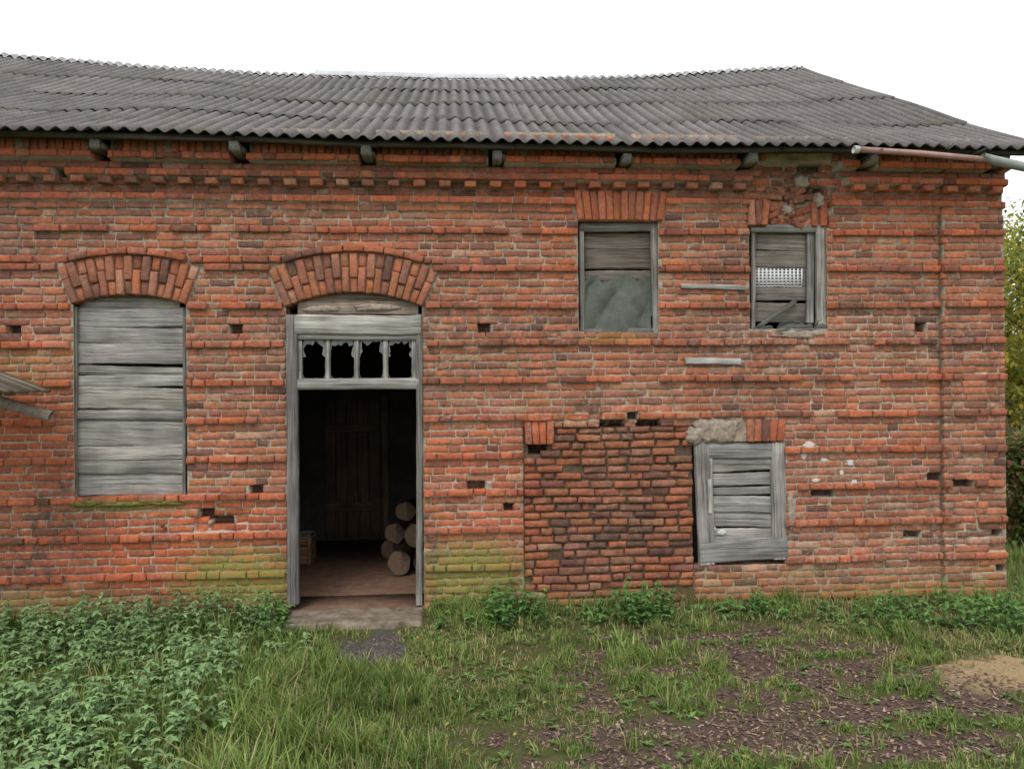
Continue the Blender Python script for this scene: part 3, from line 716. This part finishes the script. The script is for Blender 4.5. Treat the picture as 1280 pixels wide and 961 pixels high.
by=np.where(bx<6.02,np.minimum(by,-.02),by);bh=np.repeat(hh,nb)*rng.uniform(.45,1.3,T*nb)
az=rng.uniform(0,2*np.pi,T*nb);ln=rng.uniform(.15,.95,T*nb);w=rng.uniform(.0018,.0042,T*nb)*(1+bh*3)
bz_=gz_(bx,by)-.005
dx_,dy_=np.cos(az),np.sin(az);VV=[]
for t,wt in ((0,1.),(.4,.85),(.75,.55)):
    hx=ln*bh*t*t;zz=bz_+bh*t*(1-.35*ln*t)
    for sg in (-1,1): VV.append(np.stack([bx+dx_*hx-sg*dy_*w*wt,by+dy_*hx+sg*dx_*w*wt,zz],-1))
VV.append(np.stack([bx+dx_*ln*bh,by+dy_*ln*bh,bz_+bh*(1-.35*ln)],-1))
V=np.stack(VV,1);nn=len(bx);b=np.arange(nn)[:,None]*7
Q=np.concatenate([b+np.array([[0,1,3,2]]),b+np.array([[2,3,5,4]])]);T3=b+np.array([[4,5,6]])
base=np.array([[.15,.24,.05],[.205,.29,.07],[.27,.29,.10],[.10,.175,.045],[.42,.35,.17]])
ch=rng.choice(5,nn,p=[.33,.28,.19,.12,.08]);ch=np.where(rng.random(nn)<np.repeat(straw,nb)*.5,4,ch);col=base[ch]*rng.uniform(.75,1.2,(nn,1))
col*=(.78+.55*np.repeat(fbm(tx,ty,1.1,80),nb))[:,None]
mesh('grass',V.reshape(-1,3),[Q,T3],FOL,Col=np.repeat(col,7,0))
# ------------------------------------------------------------ leafy plants
class LV:
    def __init__(s): s.V=[];s.Q=[];s.T=[];s.C=[]
    def leaf(s,p,az,el,L,w,col,fold=.25,droop=.3):
        d=np.array([math.cos(az)*math.cos(el),math.sin(az)*math.cos(el),math.sin(el)]);sd=np.array([-math.sin(az),math.cos(az),0.]);up=np.cross(d,sd);up*=np.sign(up[2]) if up[2] else 1
        p=np.array(p);b=len(s.V);dr=np.array([0,0,-droop*L])
        s.V+=[p,p+d*L*.5+dr*.25,p+d*L+dr,p+d*L*.22+sd*w*.42+up*fold*w*.4,p+d*L*.62+sd*w*.36+up*fold*w*.4+dr*.4,p+d*L*.22-sd*w*.42+up*fold*w*.4,p+d*L*.62-sd*w*.36+up*fold*w*.4+dr*.4]
        s.Q+=[(b,b+1,b+4,b+3),(b,b+5,b+6,b+1)];s.T+=[(b+1,b+2,b+4),(b+1,b+6,b+2)];s.C+=[col]*7
    def stem(s,p0,p1,w,col):
        b=len(s.V);p0=np.array(p0);p1=np.array(p1)
        for a in (0,2.1,4.2):
            o=np.array([math.cos(a)*w,math.sin(a)*w,0]);s.V+=[p0+o,p1+o*.6];s.C+=[col]*2
        for k in range(3): k2=(k+1)%3;s.Q+=[(b+2*k,b+2*k2,b+2*k2+1,b+2*k+1)]
    def make(s,name,mat,parent=None): return mesh(name,np.array(s.V),[s.Q,s.T],mat,parent,Col=np.array(s.C))
def nettle(lv,x,y,h,Lf,cb):
    z=float(gz_(x,y));lean=(RU(-.12,.12)*h*2,RU(-.12,.12)*h*2);top=(x+lean[0],y+lean[1],z+h);k=RU(.75,1.25)
    lv.stem((x,y,z-.01),top,.0025,(.08*k,.12*k,.04*k));n=max(2,int(h/.055));a0=RU(0,3)
    for i in range(n):
        t=(i+1)/n;pp=(x+lean[0]*t,y+lean[1]*t,z+h*t);LL=Lf*(1.15-.5*t)*RU(.8,1.2)
        for q in range(2 if t<.95 else 4):
            az=a0+i*math.pi/2+q*(math.pi if t<.95 else math.pi/2)+RU(-.25,.25);kk=k*RU(.8,1.2)*(.75+.4*t)
            lv.leaf(pp,az,RU(-.1,.5) ,LL*RU(.85,1.1),LL*.62,(cb[0]*kk,cb[1]*kk,cb[2]*kk),droop=RU(.15,.6))
lv=LV();cnt=0
NB=(.215,.33,.14)
while cnt<2700:
    x=RU(-6.2,-1.1);y=RU(-4.2,-.08)
    nz_=float(fbm(x,y,2,50));edge=x+.7*(nz_-.5)-(y+3)*.08
    if edge>-1.55: continue
    if edge>-1.95 and random.random()<.5: continue
    if y>-.9 and x>-2.3: 
        if random.random()<.3: continue
    if x>ds0-.08 and y>-.7: continue
    dens=float(fbm(x,y,1.4,90))
    if dens<.36 and random.random()<.6: continue
    h=RU(.07,.2)+.16*max(0,dens-.45)*4*random.random()
    if y>-.7: h*=1.5
    nettle(lv,x,y,h,RU(.05,.09),NB);cnt+=1
lv.make('nettles',foliage('nettle_leaf',.3,.55))
lv=LV()
for c0,c1,y0,y1,n,hm in [(540,640,750,775,40,.16),(600,680,745,775,70,.34),(760,840,745,775,70,.36),(690,760,750,770,25,.14),(860,960,745,765,40,.16),(1080,1280,742,780,150,.28),(960,1080,745,765,30,.14),(940,960,740,760,14,.3),(330,362,755,790,22,.32)]:
    for k in range(n):
        x,y=G(RU(c0,c1),RU(y0,y1)+14);y=min(y,-.06);nettle(lv,x,y,RU(.35,1.)*hm,RU(.05,.10),(.13,.25,.07))
for k in range(2600):
    x=RU(-1.6,7);y=RU(-4.2,-.1)
    sm_,g_=soil_mask(np.array(x),np.array(y))
    if g_>.3 or saw_mask(np.array(x),np.array(y))>.3 or (ds0-.05<x<ds1+.05 and y>-.6): continue
    if sm_>.5 and random.random()<.8: continue
    if fbm(x,y,1.9,55)<.42: continue
    z=float(gz_(x,y));a0=RU(0,6);kk=RU(.7,1.25);nl=random.randint(4,7)
    for q in range(nl): lv.leaf((x,y,z+.01),a0+q*6.28/nl+RU(-.3,.3),RU(.2,.9),RU(.03,.075),RU(.015,.028),(.15*kk,.25*kk,.07*kk),droop=.3)
lv.make('weeds',foliage('weed_leaf',.3,.55))
V=[];Q=[];C=[]
k=0
while k<9000:
    x=RU(-.2,7);y=RU(-4.2,-.3);sm_,_=soil_mask(np.array(x),np.array(y))
    if random.random()>float(sm_)+.03: continue
    k+=1;z=float(gz_(x,y))+RU(.001,.014);a=RU(0,6.28);L=RU(.008,.045);w=RU(.003,.012);t=RU(-.5,.5);b=len(V)
    for u,v in ((-1,-1),(1,-.8),(.9,1),(-1,.8)):
        V.append((x+math.cos(a)*L*u*.5-math.sin(a)*w*v,y+math.sin(a)*L*u*.5+math.cos(a)*w*v,z+t*L*u*.4))
    Q.append((b,b+1,b+2,b+3));kk=RU(.5,1.4);c=random.choice([(.19,.12,.09),(.09,.055,.045),(.24,.16,.12),(.33,.24,.18)]);C+=[tuple(q*kk for q in c)]*4
mesh('wood_chips',V,[Q],foliage('chips',0.05,.9),Col=np.array(C))
lv=LV()
for k in range(320):
    x=RU(-1.3,6);y=RU(-4,-.4);z=float(gz_(x,y))+RU(.01,.05);c=random.choice([(.42,.30,.06),(.36,.2,.05),(.3,.16,.06),(.45,.38,.12)]);lv.leaf((x,y,z),RU(0,6.3),RU(-.3,.3),RU(.02,.045),RU(.015,.03),c,droop=.1)
lv.make('fallen_leaves',foliage('dry_leaf',.2,.7))
V=[];Q=[]
for k in range(900):
    if k<550: x=GP[0]+random.gauss(0,.24);y=GP[1]+random.gauss(0,.26)
    else: x=RU(-1,5.8);y=-abs(random.gauss(0,.12))-.03
    if ds0<x<ds1 and y>-.56: continue
    z=float(gz_(x,y));r=RU(.004,.014);v,f=boxarr(-1,1,-1,1,-1,1);b=len(V);a=RU(0,3)
    for q in v:
        jx,jy,jz=[c_*r*RU(.5,1.) for c_ in q];V.append((x+jx*math.cos(a)-jy*math.sin(a),y+jx*math.sin(a)+jy*math.cos(a),z+jz*.7))
    Q+=[tuple(i+b for i in ff) for ff in f]
mesh('gravel',V,[Q],plain('gravel_stone',(.25,.2,.17),ns=8,col2=(.1,.08,.07)))
# ------------------------------------------------------------ trees
TL=foliage('autumn_leaf',.4,.6)
def tree(name,x,y,h,cr,cols,nl,z0=0.,sd=1,low=.25):
    random.seed(sd);root=empty(name);segs=[]
    def br(p,d,L,r,lev):
        q=p;pts=[p];rs=[r]
        for i in range(4):
            d=d+Vector((RU(-.18,.18),RU(-.18,.18),RU(-.05,.12)));d.normalize();q=q+d*L/4;pts.append(q);rs.append(r*(1-.6*(i+1)/4))
        segs.append((pts,rs,lev))
        if lev<3:
            for k in range(4 if lev else 9):
                t=RU(low if lev==0 else .35,1.);i=min(3,int(t*4));pp=pts[i].lerp(pts[i+1],t*4-i);a=RU(0,6.28)
                br(pp,(d*.35+Vector((math.cos(a),math.sin(a),RU(.1,.7)))).normalized(),L*RU(.38,.55),rs[i]*.5,lev+1)
    br(Vector((x,y,z0)),Vector((0,0,1)),h*.75,h*.022,0)
    V=[];Q=[];lvv=LV();ends=[]
    for pts,rs,lev in segs:
        b=len(V);n=6 if lev<2 else 4
        for pnt,r in zip(pts,rs):
            for k in range(n): V.append((pnt.x+math.cos(6.283*k/n)*r,pnt.y+math.sin(6.283*k/n)*r,pnt.z))
        for i in range(len(pts)-1):
            for k in range(n): Q.append((b+i*n+k,b+i*n+(k+1)%n,b+(i+1)*n+(k+1)%n,b+(i+1)*n+k))
        if lev>=1: ends+=[(q,lev) for q in pts[1:]]
    mesh('trunk_and_limbs',V,[Q],bark,root)
    for k in range(nl):
        q,lev=random.choice(ends);s_=cr*.1
        pp=(q.x+random.gauss(0,s_),q.y+random.gauss(0,s_),max(z0+.2,q.z+random.gauss(0,s_)));c=random.choice(cols);kk=RU(.7,1.25);LL=RU(.07,.14)
        lvv.leaf(pp,RU(0,6.28),RU(-1,.6),LL,LL*.7,tuple(a*kk for a in c),droop=.2)
    lvv.make('leaves',TL,root)
YG=[(.38,.38,.07),(.50,.42,.06),(.26,.32,.06),(.14,.2,.045)]
tree('autumn_tree',12.9,9.0,6.6,3.6,YG,14000,0,3,.1)
tree('autumn_tree',10.2,4.2,5.0,3.4,[(.36,.36,.06),(.16,.22,.05),(.46,.39,.06)],12000,0,8,.08)
tree('autumn_tree',17.5,15,7.8,4.5,YG,9000,0,11,.1)
tree('elder_shrub',8.2,2.2,1.7,1.2,[(.12,.18,.05),(.17,.24,.06),(.26,.15,.08)],4500,0,21,.03)
lvv=LV();random.seed(77)
for k in range(9000):
    x=RU(14,70);y=30+RU(-3,6)+.1*x;hm=5+4*float(vn(x,0,.25,5));z=RU(0,1)**.7*hm;kk=RU(.5,1.2);c=random.choice(YG)
    lvv.leaf((x,y,z),RU(0,6.28),RU(-1,1),RU(.4,.8),RU(.3,.6),tuple(a*kk*.7 for a in c))
lvv.make('distant_trees',TL)
# ------------------------------------------------------------ light
w=bpy.data.worlds.new('World');sc.world=w;w.use_nodes=True;t=w.node_tree;bg=t.nodes['Background']
sk=t.nodes.new('ShaderNodeTexSky');sk.sky_type='NISHITA';sk.sun_disc=False;sk.sun_elevation=math.radians(54);sk.sun_rotation=math.radians(-156)
hs=t.nodes.new('ShaderNodeHueSaturation');hs.inputs['Saturation'].default_value=.25;t.links.new(sk.outputs[0],hs.inputs['Color'])
mx=t.nodes.new('ShaderNodeMix');mx.data_type='RGBA';mx.inputs[0].default_value=.85;t.links.new(hs.outputs[0],mx.inputs[6]);mx.inputs[7].default_value=(9.6,9.8,10.1,1)
t.links.new(mx.outputs[2],bg.inputs[0]);bg.inputs[1].default_value=.15
sl=bpy.data.lights.new('sun','SUN');sl.energy=1.5;sl.angle=math.radians(22);sl.color=(1,.97,.93)
so=bpy.data.objects.new('sun',sl);sc.collection.objects.link(so)
d=Vector((-.28,-.62,.95)).normalized();so.rotation_euler=d.to_track_quat('Z','Y').to_euler()
# ------------------------------------------------------------ camera
cd=bpy.data.cameras.new('camera');cd.sensor_width=36;cd.lens=36*F/1280;cd.clip_end=1500;cd.clip_start=.05
co=bpy.data.objects.new('camera',cd);sc.collection.objects.link(co)
fw=Vector((ST,CT,0));rt=Vector((CT,-ST,0));up=Vector((0,0,1));r2=(rt-R*up).normalized();u2=(up+R*rt).normalized()
co.matrix_world=Matrix(((r2.x,u2.x,-fw.x,0),(r2.y,u2.y,-fw.y,-D),(r2.z,u2.z,-fw.z,H),(0,0,0,1)))
sc.camera=co
